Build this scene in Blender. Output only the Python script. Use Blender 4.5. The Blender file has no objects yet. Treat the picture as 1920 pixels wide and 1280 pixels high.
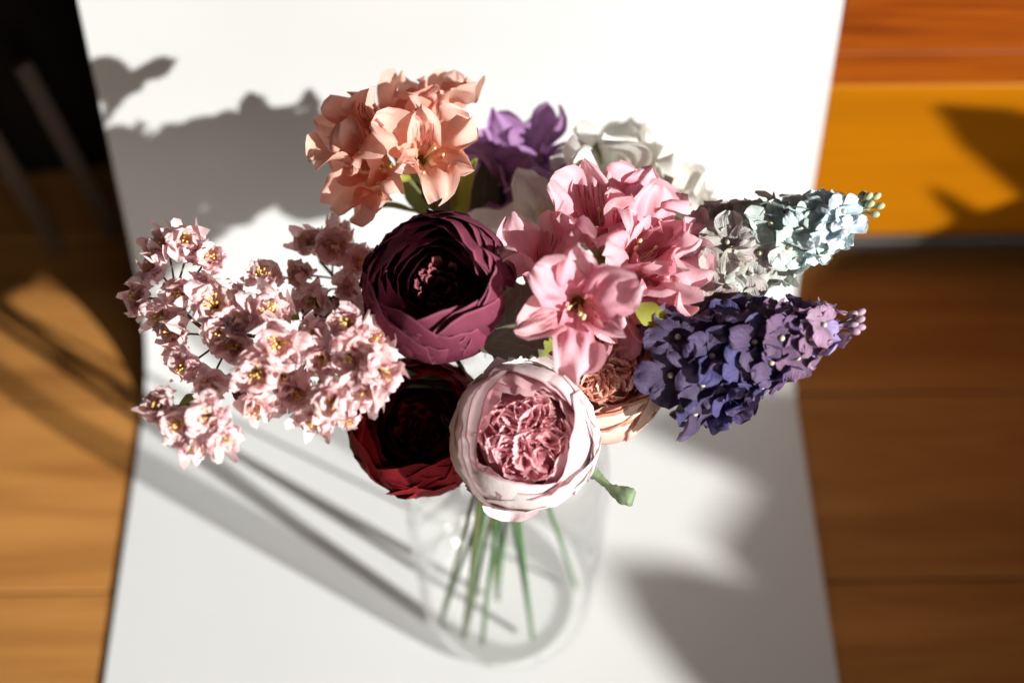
import bpy, math, random
from mathutils import Vector, Matrix, Quaternion, noise
PI = math.pi
C = bpy.context.scene.collection
SC = bpy.context.scene
rng = random.Random(11)
V3 = Vector

# ------------------------------------------------------------------ camera
CAM = V3((0.0149, 0.0, 0.9349))
RT = V3((0.9998, -0.0186, 0.0063)).normalized()      # camera right
FW = V3((0.0155, 0.5571, -0.8303)).normalized()      # viewing direction
UP = RT.cross(FW).normalized()                       # camera up
RT = FW.cross(UP).normalized()
TO = -FW                                             # towards the camera
cd = bpy.data.cameras.new('camera'); cam = bpy.data.objects.new('camera', cd); C.objects.link(cam)
cam.matrix_world = Matrix(((RT.x, UP.x, TO.x, CAM.x), (RT.y, UP.y, TO.y, CAM.y), (RT.z, UP.z, TO.z, CAM.z), (0, 0, 0, 1)))
cd.lens = 50; cd.sensor_width = 36; cd.clip_start = 0.02; cd.clip_end = 60
cd.dof.use_dof = True; cd.dof.focus_distance = 0.732; cd.dof.aperture_fstop = 2.5
cd.dof.aperture_blades = 0
SC.camera = cam
# ------------------------------------------------------------------ room light and sunbeam
w = bpy.data.worlds.new('World'); SC.world = w; w.use_nodes = True
bg = w.node_tree.nodes['Background']
bg.inputs[0].default_value = (1.0, 0.93, 0.86, 1); bg.inputs[1].default_value = 0.036
AZ, EL = math.radians(147), math.radians(27.0)
LDIR = V3((-math.cos(AZ)*math.cos(EL), -math.sin(AZ)*math.cos(EL), math.sin(EL)))   # towards the lamp
LAMP = V3((0.0, 0.5, 0.2)) + LDIR*14.0
ld = bpy.data.lights.new('window_sunbeam', 'SPOT'); lo = bpy.data.objects.new('window_sunbeam', ld); C.objects.link(lo)
ld.energy = 6.9*4*PI*196; ld.color = (1.0, 0.982, 0.945); ld.shadow_soft_size = 0.066
ld.spot_size = math.radians(20); ld.spot_blend = 0.1
lo.location = LAMP; lo.rotation_euler = (-LDIR).to_track_quat('-Z', 'Y').to_euler()
wd = bpy.data.lights.new('window_skylight', 'AREA'); wo = bpy.data.objects.new('window_skylight', wd); C.objects.link(wo)
wd.shape = 'RECTANGLE'; wd.size = 1.8; wd.size_y = 1.5; wd.energy = 30; wd.color = (1.0, 0.93, 0.85)
wo.location = (1.5, -2.5, 1.1); wo.rotation_euler = (V3((0.0, 0.45, 0.2))-V3((1.5, -2.5, 1.1))).to_track_quat('-Z', 'Y').to_euler()
SC.view_settings.view_transform = 'Standard'; SC.view_settings.look = 'None'
SC.view_settings.exposure = 0.18; SC.view_settings.gamma = 1.0
SC.render.engine = 'CYCLES'
SC.cycles.use_denoising = True; SC.cycles.max_bounces = 10; SC.cycles.transparent_max_bounces = 16
SC.cycles.sample_clamp_indirect = 6.0

# ------------------------------------------------------------------ helpers
def ax(a, b, c):                       # a direction given as right / up / towards-viewer shares
    return (RT*a + UP*b + TO*c).normalized()
def lerp(a, b, t): return a + (b-a)*t
def prof(tab, t):
    for (a, x), (b, y) in zip(tab, tab[1:]):
        if t <= b:
            s = (t-a)/(b-a) if b > a else 0
            s = s*s*(3-2*s)*0.5 + s*0.5
            return x + (y-x)*s
    return tab[-1][1]
def mk(name, V, F, UV=None, mat=None, smooth=True):
    m = bpy.data.meshes.new(name); m.from_pydata([tuple(v) for v in V], [], F)
    if UV:
        lay = m.uv_layers.new(name='UVMap')
        buf = []
        for l in m.loops: buf += UV[l.vertex_index]
        lay.data.foreach_set('uv', buf)
    if smooth: m.polygons.foreach_set('use_smooth', [True]*len(m.polygons))
    if mat: m.materials.append(mat)
    m.update(); return m
def obj(name, me, parent=None, M=None, color=None):
    o = bpy.data.objects.new(name, me); C.objects.link(o)
    if parent is not None: o.parent = parent
    if M is not None: o.matrix_local = M
    if color: o.color = (*color, 1)
    return o
def thing(name, label, cat, loc, group=None):
    o = bpy.data.objects.new(name, None); C.objects.link(o); o.location = loc; o.empty_display_size = 0.02
    o['label'] = label; o['category'] = cat
    if group: o['group'] = group
    return o
def tag(o, label, cat, group=None, kind=None):
    if label: o['label'] = label
    if cat: o['category'] = cat
    if group: o['group'] = group
    if kind: o['kind'] = kind
    return o
def under(t, M):                       # matrix of a part given in world space, for a thing at t.location
    return Matrix.Translation(-t.location) @ M
def frame(P, A, roll=0.0):
    q = A.normalized().to_track_quat('Z', 'Y')
    return Matrix.Translation(P) @ q.to_matrix().to_4x4() @ Matrix.Rotation(roll, 4, 'Z')
def grid(nu, nv, fn):
    V, UV, F = [], [], []
    for j in range(nv):
        for i in range(nu):
            u = -1 + 2*i/(nu-1); v = j/(nv-1)
            V.append(fn(u, v)); UV.append(((u+1)/2, v))
    for j in range(nv-1):
        for i in range(nu-1):
            a = j*nu+i; F.append((a, a+1, a+nu+1, a+nu))
    return V, F, UV
def tube(pts, rad, n=8, cap=True):
    V, F, UV = [], [], []
    prev = None
    for k, p in enumerate(pts):
        a = pts[max(0, k-1)]; b = pts[min(len(pts)-1, k+1)]
        t = (b-a).normalized()
        if prev is None:
            x = t.orthogonal().normalized()
        else:
            x = (prev - t*prev.dot(t)).normalized()
        prev = x; y = t.cross(x)
        r = rad(k/(len(pts)-1)) if callable(rad) else rad
        for i in range(n):
            an = 2*PI*i/n
            V.append(p + x*(math.cos(an)*r) + y*(math.sin(an)*r)); UV.append((i/n, k/(len(pts)-1)))
    for k in range(len(pts)-1):
        for i in range(n):
            a = k*n+i; b = k*n+(i+1) % n
            F.append((a, b, b+n, a+n))
    if cap:
        F.append(tuple(range(n-1, -1, -1))); F.append(tuple(range((len(pts)-1)*n, len(pts)*n)))
    return V, F, UV
def bez(ps, n=16):                     # smooth curve through points (Catmull-Rom)
    P = [ps[0]*2-ps[1]] + list(ps) + [ps[-1]*2-ps[-2]]
    out = []
    for s in range(len(ps)-1):
        a, b, c, d = P[s:s+4]
        for k in range(n):
            t = k/n
            out.append(0.5*((b*2) + (c-a)*t + (a*2-b*5+c*4-d)*t*t + (b*3-a-c*3+d)*t**3))
    out.append(ps[-1]); return out
def ball(c, r, seg=8, rings=6, sx=1, sz=1, axis=None):
    V, F, UV = [], [], []
    q = axis.normalized().to_track_quat('Z', 'Y') if axis is not None else Quaternion()
    for j in range(rings+1):
        th = PI*j/rings
        for i in range(seg):
            ph = 2*PI*i/seg
            V.append(c + q @ V3((r*sx*math.sin(th)*math.cos(ph), r*sx*math.sin(th)*math.sin(ph), -r*sz*math.cos(th))))
            UV.append((i/seg, j/rings))
    for j in range(rings):
        for i in range(seg):
            a = j*seg+i; b = j*seg+(i+1) % seg
            F.append((a, b, b+seg, a+seg))
    return V, F, UV
def join(parts):
    V, F, UV = [], [], []
    for v, f, uv in parts:
        n = len(V); V += v; UV += uv; F += [tuple(i+n for i in q) for q in f]
    return V, F, UV
def box(x0, x1, y0, y1, z0, z1, bev=0.0):
    if bev <= 0:
        V = [V3((x, y, z)) for z in (z0, z1) for y in (y0, y1) for x in (x0, x1)]
        return V, [(0,2,3,1),(4,5,7,6),(0,1,5,4),(2,6,7,3),(0,4,6,2),(1,3,7,5)], [(0,0)]*8
    b = bev; V, F = [], []
    for z, i in ((z0, b), (z0+b, 0), (z1-b, 0), (z1, b)):
        xs, ys = (x0+i, x1-i), (y0+i, y1-i)
        if i == 0:
            V += [V3(p) for p in ((x0+b,y0,z),(x1-b,y0,z),(x1,y0+b,z),(x1,y1-b,z),(x1-b,y1,z),(x0+b,y1,z),(x0,y1-b,z),(x0,y0+b,z))]
        else:
            V += [V3(p) for p in ((x0+b,y0+b,z),(x1-b,y0+b,z),(x1-b,y0+b,z),(x1-b,y1-b,z),(x1-b,y1-b,z),(x0+b,y1-b,z),(x0+b,y1-b,z),(x0+b,y0+b,z))]
    for k in range(3):
        for i in range(8):
            F.append((k*8+i, k*8+(i+1) % 8, (k+1)*8+(i+1) % 8, (k+1)*8+i))
    F.append((7,5,3,1)); F.append((24,26,28,30))
    return V, F, [(0,0)]*32

# ------------------------------------------------------------------ materials
def nodes(name):
    m = bpy.data.materials.new(name); m.use_nodes = True
    nt = m.node_tree; nt.nodes.clear()
    return m, nt, nt.nodes, nt.links
def ramp(N, stops):
    r = N.new('ShaderNodeValToRGB'); e = r.color_ramp.elements
    while len(e) < len(stops): e.new(0.5)
    for el, (p, c) in zip(e, stops):
        el.position = p; el.color = (*c, 1)
    return r
def math_(N, L, op, a, b=None, c=None):
    n = N.new('ShaderNodeMath'); n.operation = op
    for i, x in enumerate((a, b, c)):
        if x is None: continue
        if isinstance(x, (int, float)): n.inputs[i].default_value = x
        else: L.new(x, n.inputs[i])
    return n.outputs[0]
def mixc(N, L, fac, a, b, mode='MIX'):
    n = N.new('ShaderNodeMix'); n.data_type = 'RGBA'; n.blend_type = mode
    for s, x in ((n.inputs[0], fac), (n.inputs[6], a), (n.inputs[7], b)):
        if isinstance(x, (int, float)): s.default_value = x
        elif isinstance(x, tuple): s.default_value = (*x, 1)
        else: L.new(x, s)
    return n.outputs[2]
def petal_mat(name, stops, transl=0.3, rough=0.75, edge=None, streak=None, vein=0.0, crinkle=0.25, sheen=0.0, mott=0.12, scale=900, spec=0.25, pale=1.0, deep=1.0, pinn=0.0):
    m, nt, N, L = nodes(name)
    out = N.new('ShaderNodeOutputMaterial'); uv = N.new('ShaderNodeUVMap'); uv.uv_map = 'UVMap'
    sep = N.new('ShaderNodeSeparateXYZ'); L.new(uv.outputs[0], sep.inputs[0])
    u = math_(N, L, 'MULTIPLY_ADD', sep.outputs[0], 2.0, -1.0); v = sep.outputs[1]
    info = N.new('ShaderNodeObjectInfo')
    tc = N.new('ShaderNodeTexCoord')
    off = N.new('ShaderNodeVectorMath'); off.operation = 'ADD'; L.new(tc.outputs['Object'], off.inputs[0])
    rnd = math_(N, L, 'MULTIPLY', info.outputs['Random'], 3.0)
    comb = N.new('ShaderNodeCombineXYZ'); L.new(rnd, comb.inputs[0]); L.new(rnd, comb.inputs[2]); L.new(comb.outputs[0], off.inputs[1])
    n1 = N.new('ShaderNodeTexNoise'); n1.inputs['Scale'].default_value = 110; n1.inputs['Detail'].default_value = 4; L.new(off.outputs[0], n1.inputs['Vector'])
    n2 = N.new('ShaderNodeTexNoise'); n2.inputs['Scale'].default_value = scale; n2.inputs['Detail'].default_value = 3; L.new(off.outputs[0], n2.inputs['Vector'])
    vj = math_(N, L, 'ADD', v, math_(N, L, 'MULTIPLY', math_(N, L, 'SUBTRACT', n1.outputs[0], 0.5), 0.25))
    r = ramp(N, stops); L.new(vj, r.inputs[0])
    col = mixc(N, L, 1.0, r.outputs[0], info.outputs['Color'], 'MULTIPLY')
    g = math_(N, L, 'MULTIPLY_ADD', n1.outputs[0], 2*mott, 1-mott)
    gg = N.new('ShaderNodeCombineColor')
    for i in range(3): L.new(g, gg.inputs[i])
    col = mixc(N, L, 1.0, col, gg.outputs[0], 'MULTIPLY')
    au = math_(N, L, 'ABSOLUTE', u)
    if edge:
        e1 = math_(N, L, 'GREATER_THAN', v, 1-edge[1]); e2 = math_(N, L, 'GREATER_THAN', au, 1-edge[1])
        e = math_(N, L, 'MULTIPLY', math_(N, L, 'MAXIMUM', e1, e2), edge[2])
        col = mixc(N, L, e, col, edge[0])
    if streak:                          # short dashes along the petal in the throat
        mp = N.new('ShaderNodeMapping'); mp.inputs['Scale'].default_value = (30, 5, 1); L.new(uv.outputs[0], mp.inputs[0])
        L.new(comb.outputs[0], mp.inputs['Location'])
        ns = N.new('ShaderNodeTexNoise'); ns.inputs['Scale'].default_value = 1.0; ns.inputs['Detail'].default_value = 1; L.new(mp.outputs[0], ns.inputs['Vector'])
        a = math_(N, L, 'GREATER_THAN', ns.outputs[0], 0.56)
        b1 = math_(N, L, 'GREATER_THAN', v, 0.34); b2 = math_(N, L, 'LESS_THAN', v, 0.78); b3 = math_(N, L, 'LESS_THAN', au, 0.62)
        s = math_(N, L, 'MULTIPLY', math_(N, L, 'MULTIPLY', a, b1), math_(N, L, 'MULTIPLY', b2, b3))
        s = math_(N, L, 'MULTIPLY', s, 0.85)
        col = mixc(N, L, s, col, streak)
    h = math_(N, L, 'MULTIPLY', n2.outputs[0], 0.35)
    h = math_(N, L, 'ADD', h, math_(N, L, 'MULTIPLY', n1.outputs[0], crinkle*2))
    if vein:
        fan = math_(N, L, 'DIVIDE', u, math_(N, L, 'ADD', v, 0.35))
        cv = N.new('ShaderNodeCombineXYZ'); L.new(math_(N, L, 'MULTIPLY', fan, 9.0), cv.inputs[0]); L.new(math_(N, L, 'MULTIPLY', v, 1.6), cv.inputs[1]); L.new(rnd, cv.inputs[2])
        nv = N.new('ShaderNodeTexNoise'); nv.inputs['Scale'].default_value = 1.0; nv.inputs['Detail'].default_value = 3; nv.inputs['Distortion'].default_value = 0.4
        L.new(cv.outputs[0], nv.inputs['Vector'])
        h = math_(N, L, 'ADD', h, math_(N, L, 'MULTIPLY', nv.outputs[0], vein))
    if pinn:
        ln = math_(N, L, 'FRACT', math_(N, L, 'SUBTRACT', math_(N, L, 'MULTIPLY', v, 7.0), math_(N, L, 'MULTIPLY', au, 2.4)))
        ln = math_(N, L, 'MAXIMUM', math_(N, L, 'LESS_THAN', ln, 0.13), math_(N, L, 'LESS_THAN', au, 0.05))
        h = math_(N, L, 'SUBTRACT', h, math_(N, L, 'MULTIPLY', ln, pinn))
        col = mixc(N, L, math_(N, L, 'MULTIPLY', ln, 0.35), col, (0.22, 0.21, 0.15))
    bp = N.new('ShaderNodeBump'); bp.inputs['Strength'].default_value = 0.55; bp.inputs['Distance'].default_value = 0.0009; L.new(h, bp.inputs['Height'])
    p = N.new('ShaderNodeBsdfPrincipled'); p.inputs['Roughness'].default_value = rough; p.inputs['Specular IOR Level'].default_value = spec
    p.inputs['Sheen Weight'].default_value = sheen; p.inputs['Sheen Roughness'].default_value = 0.4
    gp = N.new('ShaderNodeGamma'); gp.inputs[1].default_value = pale; L.new(col, gp.inputs[0])
    gd = N.new('ShaderNodeGamma'); gd.inputs[1].default_value = deep; L.new(col, gd.inputs[0])
    L.new(gp.outputs[0], p.inputs['Base Color']); L.new(bp.outputs[0], p.inputs['Normal'])
    if sheen: L.new(col, p.inputs['Sheen Tint'])
    t = N.new('ShaderNodeBsdfTranslucent'); L.new(gd.outputs[0], t.inputs[0]); L.new(bp.outputs[0], t.inputs[1])
    mx = N.new('ShaderNodeMixShader'); mx.inputs[0].default_value = transl
    L.new(p.outputs[0], mx.inputs[1]); L.new(t.outputs[0], mx.inputs[2]); L.new(mx.outputs[0], out.inputs[0])
    return m
def plain(name, col, rough=0.6, var=0.15, scale=60, bump=0.0, spec=0.3, metallic=0.0):
    m, nt, N, L = nodes(name)
    out = N.new('ShaderNodeOutputMaterial'); tc = N.new('ShaderNodeTexCoord')
    n = N.new('ShaderNodeTexNoise'); n.inputs['Scale'].default_value = scale; n.inputs['Detail'].default_value = 5; L.new(tc.outputs['Object'], n.inputs['Vector'])
    c = mixc(N, L, n.outputs[0], tuple(x*(1-var) for x in col), tuple(min(1, x*(1+var)) for x in col))
    p = N.new('ShaderNodeBsdfPrincipled'); p.inputs['Roughness'].default_value = rough; p.inputs['Specular IOR Level'].default_value = spec; p.inputs['Metallic'].default_value = metallic
    L.new(c, p.inputs['Base Color'])
    if bump:
        b = N.new('ShaderNodeBump'); b.inputs['Strength'].default_value = bump; b.inputs['Distance'].default_value = 0.001; L.new(n.outputs[0], b.inputs['Height']); L.new(b.outputs[0], p.inputs['Normal'])
    L.new(p.outputs[0], out.inputs[0]); return m
def wood(name, c0, c1, rough=0.4, sc=(3, 40, 40), spec=0.4, coat=0.0):
    m, nt, N, L = nodes(name)
    out = N.new('ShaderNodeOutputMaterial'); tc = N.new('ShaderNodeTexCoord'); info = N.new('ShaderNodeObjectInfo')
    ad = N.new('ShaderNodeVectorMath'); ad.operation = 'ADD'; L.new(tc.outputs['Object'], ad.inputs[0])
    cb = N.new('ShaderNodeCombineXYZ')
    rr = math_(N, L, 'MULTIPLY', info.outputs['Random'], 7.0)
    for i in range(3): L.new(rr, cb.inputs[i])
    L.new(cb.outputs[0], ad.inputs[1])
    mp = N.new('ShaderNodeMapping'); mp.inputs['Scale'].default_value = sc; L.new(ad.outputs[0], mp.inputs[0])
    n = N.new('ShaderNodeTexNoise'); n.inputs['Scale'].default_value = 1.0; n.inputs['Detail'].default_value = 6; n.inputs['Roughness'].default_value = 0.6; n.inputs['Distortion'].default_value = 0.8; L.new(mp.outputs[0], n.inputs['Vector'])
    mp2 = N.new('ShaderNodeMapping'); mp2.inputs['Scale'].default_value = (sc[0]*4, sc[1]*6, sc[2]*6); L.new(ad.outputs[0], mp2.inputs[0])
    n2 = N.new('ShaderNodeTexNoise'); n2.inputs['Scale'].default_value = 1.0; n2.inputs['Detail'].default_value = 4; L.new(mp2.outputs[0], n2.inputs['Vector'])
    f = math_(N, L, 'ADD', math_(N, L, 'MULTIPLY', n.outputs[0], 0.75), math_(N, L, 'MULTIPLY', n2.outputs[0], 0.25))
    r = ramp(N, [(0.36, c0), (0.66, c1)]); L.new(f, r.inputs[0])
    tint = math_(N, L, 'MULTIPLY_ADD', info.outputs['Random'], 0.24, 0.88)
    tcn = N.new('ShaderNodeCombineColor')
    for i in range(3): L.new(tint, tcn.inputs[i])
    col = mixc(N, L, 1.0, r.outputs[0], tcn.outputs[0], 'MULTIPLY')
    p = N.new('ShaderNodeBsdfPrincipled'); p.inputs['Roughness'].default_value = rough; p.inputs['Specular IOR Level'].default_value = spec; p.inputs['Coat Weight'].default_value = coat; p.inputs['Coat Roughness'].default_value = 0.25
    L.new(col, p.inputs['Base Color'])
    b = N.new('ShaderNodeBump'); b.inputs['Strength'].default_value = 0.15; b.inputs['Distance'].default_value = 0.0006; L.new(f, b.inputs['Height']); L.new(b.outputs[0], p.inputs['Normal'])
    L.new(p.outputs[0], out.inputs[0]); return m
def glass(name):
    m, nt, N, L = nodes(name)
    out = N.new('ShaderNodeOutputMaterial')
    lw = N.new('ShaderNodeLayerWeight'); lw.inputs[0].default_value = 0.35
    r = ramp(N, [(0.0, (0.993, 0.996, 0.993)), (0.7, (0.982, 0.986, 0.984)), (0.95, (0.965, 0.97, 0.972)), (1.0, (0.90, 0.905, 0.91))]); L.new(lw.outputs['Facing'], r.inputs[0])
    t = N.new('ShaderNodeBsdfTransparent'); L.new(r.outputs[0], t.inputs[0])
    g = N.new('ShaderNodeBsdfGlossy'); g.inputs['Roughness'].default_value = 0.035; g.inputs[0].default_value = (1, 1, 1, 1)
    fr = N.new('ShaderNodeFresnel'); fr.inputs[0].default_value = 1.4
    mx = N.new('ShaderNodeMixShader'); L.new(math_(N, L, 'MULTIPLY', fr.outputs[0], 0.55), mx.inputs[0]); L.new(t.outputs[0], mx.inputs[1]); L.new(g.outputs[0], mx.inputs[2])
    L.new(mx.outputs[0], out.inputs[0]); return m

M_sheet = plain('white_card', (0.585, 0.592, 0.588), 0.75, 0.014, 25, 0.03, 0.2)
M_floor = wood('floor_wood', (0.29, 0.118, 0.029), (0.47, 0.215, 0.056), 0.5, (2.4, 22, 22), 0.15)
M_ochre = wood('ochre_varnished_wood', (0.325, 0.108, 0.001), (0.415, 0.145, 0.0012), 0.35, (1.2, 10, 14), 0.3)
M_redwood = wood('red_brown_wood', (0.17, 0.030, 0.002), (0.38, 0.088, 0.005), 0.35, (3, 30, 34), 0.35)
M_plinth = plain('dark_plinth', (0.016, 0.010, 0.008), 0.5)
M_metal = plain('dull_metal', (0.10, 0.09, 0.085), 0.45, 0.1, 30, 0, 0.5, 0.6)
M_kraft = plain('kraft_paper', (0.24, 0.15, 0.085), 0.85, 0.12, 40, 0.1)
M_black = plain('black_fabric', (0.010, 0.008, 0.007), 0.9, 0.3, 40, 0.2, 0.1)
M_stool = wood('stool_wood', (0.030, 0.015, 0.006), (0.065, 0.034, 0.013), 0.5, (20, 20, 4))
M_glass = glass('clear_glass')
M_stem = plain('green_stem_paper', (0.075, 0.16, 0.06), 0.6, 0.3, 300, 0.3)
M_stemd = plain('olive_stem_paper', (0.11, 0.12, 0.045), 0.7, 0.3, 300, 0.3)
M_twig = plain('furled_leaf_paper', (0.20, 0.27, 0.15), 0.7, 0.35, 260, 0.6)
M_leafd = petal_mat('dark_leaf', [(0, (0.13, 0.11, 0.08)), (1, (0.11, 0.12, 0.085))], 0.12, 0.7, vein=0.8, spec=0.15, pinn=0.8)
M_leafg = petal_mat('olive_leaf', [(0, (0.16, 0.17, 0.05)), (1, (0.22, 0.24, 0.06))], 0.35, 0.65, vein=0.3)
M_leafy = petal_mat('lime_leaf', [(0, (0.33, 0.36, 0.06)), (1, (0.42, 0.44, 0.08))], 0.4, 0.65, vein=0.3)
M_burg = petal_mat('burgundy_paper', [(0, (0.032, 0.004, 0.010)), (0.6, (0.070, 0.011, 0.024)), (1, (0.20, 0.045, 0.080))], 0.10, 0.85, sheen=0.25, crinkle=0.12, edge=((0.30, 0.09, 0.14), 0.018, 0.6), spec=0.08)  # rim edge lightened as if catching sun, petal bases darkened as cup shade
M_crumb = petal_mat('dusty_red_frill', [(0, (0.06, 0.01, 0.02)), (0.6, (0.10, 0.02, 0.03)), (1, (0.42, 0.13, 0.14))], 0.1, 0.85, spec=0.08)
M_dred = petal_mat('dark_red_paper', [(0, (0.035, 0.002, 0.003)), (0.6, (0.10, 0.005, 0.008)), (1, (0.30, 0.016, 0.024))], 0.12, 0.75, sheen=0.1, crinkle=0.12, spec=0.1)
M_roseo = petal_mat('pale_pink_paper', [(0, (0.58, 0.26, 0.31)), (0.4, (0.80, 0.63, 0.64)), (1, (0.86, 0.79, 0.78))], 0.25, 0.7, edge=((0.56, 0.20, 0.26), 0.020, 0.7), crinkle=0.2, pale=0.7, deep=1.4)
M_rosei = petal_mat('rose_pink_frill', [(0, (0.76, 0.24, 0.30)), (0.5, (0.86, 0.40, 0.45)), (1, (0.92, 0.60, 0.63))], 0.4, 0.7, crinkle=0.2, pale=0.85, deep=1.15)
M_coral = petal_mat('coral_paper', [(0, (0.45, 0.10, 0.045)), (0.6, (0.76, 0.40, 0.29)), (1, (0.86, 0.62, 0.52))], 0.3, 0.72, edge=((0.45, 0.11, 0.04), 0.03, 0.8), crinkle=0.2, pale=0.75, deep=1.2)
M_corali = petal_mat('coral_frill', [(0, (0.78, 0.33, 0.22)), (0.6, (0.90, 0.50, 0.38)), (1, (0.93, 0.62, 0.51))], 0.4, 0.72, crinkle=0.2, pale=0.85, deep=1.1)
M_pinka = petal_mat('pink_lily_paper', [(0, (0.50, 0.46, 0.20)), (0.2, (0.74, 0.40, 0.36)), (0.45, (0.84, 0.31, 0.41)), (1, (0.92, 0.56, 0.63))], 0.42, 0.6, edge=((0.72, 0.50, 0.50), 0.02, 0.5), crinkle=0.15, pale=0.82, deep=1.2)
M_pinks = petal_mat('pink_streaked_paper', [(0, (0.58, 0.46, 0.20)), (0.25, (0.78, 0.44, 0.38)), (0.5, (0.86, 0.36, 0.42)), (1, (0.92, 0.58, 0.63))], 0.42, 0.6, streak=(0.45, 0.03, 0.07), crinkle=0.15, pale=0.82, deep=1.2)
M_peach = petal_mat('peach_lily_paper', [(0, (0.46, 0.44, 0.18)), (0.22, (0.80, 0.50, 0.34)), (0.5, (0.90, 0.41, 0.28)), (1, (0.93, 0.57, 0.47))], 0.44, 0.6, edge=((0.74, 0.55, 0.46), 0.02, 0.5), crinkle=0.2, pale=0.82, deep=1.2)
M_peachs = petal_mat('peach_streaked_paper', [(0, (0.52, 0.38, 0.16)), (0.3, (0.86, 0.40, 0.26)), (1, (0.92, 0.54, 0.46))], 0.44, 0.6, streak=(0.42, 0.05, 0.04), crinkle=0.2, pale=0.82, deep=1.2)
M_purpl = petal_mat('violet_lily_paper', [(0, (0.22, 0.18, 0.14)), (0.25, (0.28, 0.12, 0.29)), (1, (0.42, 0.22, 0.46))], 0.32, 0.6, crinkle=0.15, pale=0.9, deep=1.0)
M_whitl = petal_mat('cream_lily_paper', [(0, (0.50, 0.50, 0.26)), (0.2, (0.74, 0.72, 0.60)), (1, (0.86, 0.85, 0.80))], 0.4, 0.6, crinkle=0.15, pale=0.7, deep=1.1)
M_bloss = petal_mat('blush_blossom_paper', [(0, (0.86, 0.38, 0.42)), (0.35, (0.94, 0.58, 0.59)), (1, (0.96, 0.73, 0.73))], 0.42, 0.6, crinkle=0.3, pale=0.75, deep=1.15)
M_budr = petal_mat('maroon_bud_paper', [(0, (0.10, 0.04, 0.03)), (1, (0.28, 0.05, 0.10))], 0.15, 0.6)
M_hydr = petal_mat('hydrangea_paper', [(0, (0.75, 0.75, 0.72)), (0.5, (0.92, 0.92, 0.92)), (1, (1, 1, 1))], 0.2, 0.6, vein=2.2, crinkle=0.15, spec=0.3)
M_bead = plain('cream_bead', (0.62, 0.56, 0.42), 0.45, 0.1, 200)
M_beadg = plain('green_bud', (0.42, 0.45, 0.27), 0.5, 0.2, 200)
M_beadm = plain('mauve_bud', (0.40, 0.28, 0.36), 0.5, 0.2, 200)
M_stam = plain('yellow_stamen', (0.86, 0.60, 0.16), 0.6, 0.2, 300)
M_stamp = plain('pale_stamen', (0.80, 0.68, 0.38), 0.6, 0.2, 300)

# ------------------------------------------------------------------ the setting
fl = bpy.data.objects.new('floor', mk('floor', *box(-1.6, 2.4, -1.2, 1.6, -0.03, -0.006), None)); C.objects.link(fl)
fl.data.materials.append(M_plinth); fl['kind'] = 'structure'
y = 0.263 - 0.157*3
for k in range(9):
    z1 = -0.002 - 0.0003*(k % 3)
    jx = -0.16+0.09*(k % 4)                       # the boards meet under the sheet
    for (x0, x1, mt) in ((-1.5, jx, M_floor), (jx+0.0015, 2.3, M_floor)):
        cx = (x0+x1)/2
        V, F, UV = box(x0-cx, x1-cx, -0.0777, 0.0777, -0.004, 0.0, 0.0012)
        obj('plank', mk('plank', V, F, None, mt, False), fl, Matrix.Translation((cx, y+0.0785, z1)))
    y += 0.157

def build_sheet():
    YF, TI, R, T = 0.6233, math.radians(74.4), 0.085, 0.0016
    tl = R*math.tan(TI/2)
    pr = [(-0.05, 0.0), (YF-tl, 0.0)]
    cy, cz = YF-tl, R
    for k in range(1, 17):
        a = TI*k/16
        pr.append((cy + R*math.sin(a), cz - R*math.cos(a)))
    e = pr[-1]
    for k in (0.1, 0.22, 0.31): pr.append((e[0]+k*math.cos(TI), e[1]+k*math.sin(TI)))
    V, F, UV = [], [], []
    nx = 13
    n = len(pr)
    for side in (0, 1):
        for j, (yy, zz) in enumerate(pr):
            a = pr[max(0, j-1)]; b = pr[min(n-1, j+1)]
            t = V3((0, b[0]-a[0], b[1]-a[1])).normalized(); nn = V3((0, -t.z, t.y))
            for i in range(nx):
                V.append(V3((-0.25+0.5*i/(nx-1), yy, zz)) + nn*(T*side)); UV.append((0, 0))
    S = n*nx
    for j in range(n-1):
        for i in range(nx-1):
            a = j*nx+i
            F.append((a+S, a+1+S, a+nx+1+S, a+nx+S)); F.append((a, a+nx, a+nx+1, a+1))
        a = j*nx; F.append((a, a+S, a+nx+S, a+nx))
        a = j*nx+nx-1; F.append((a, a+nx, a+nx+S, a+S))
    for i in range(nx-1):
        F.append((i, i+1, i+1+S, i+S)); a = (n-1)*nx+i; F.append((a, a+S, a+S+1, a+1))
    o = obj('backdrop_sheet', mk('backdrop_sheet', V, F, None, M_sheet))
    m = o.modifiers.new('edges', 'EDGE_SPLIT'); m.split_angle = math.radians(40)
    tag(o, 'white paper backdrop sheet curving up behind the vase of flowers', 'backdrop')
build_sheet()

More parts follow.
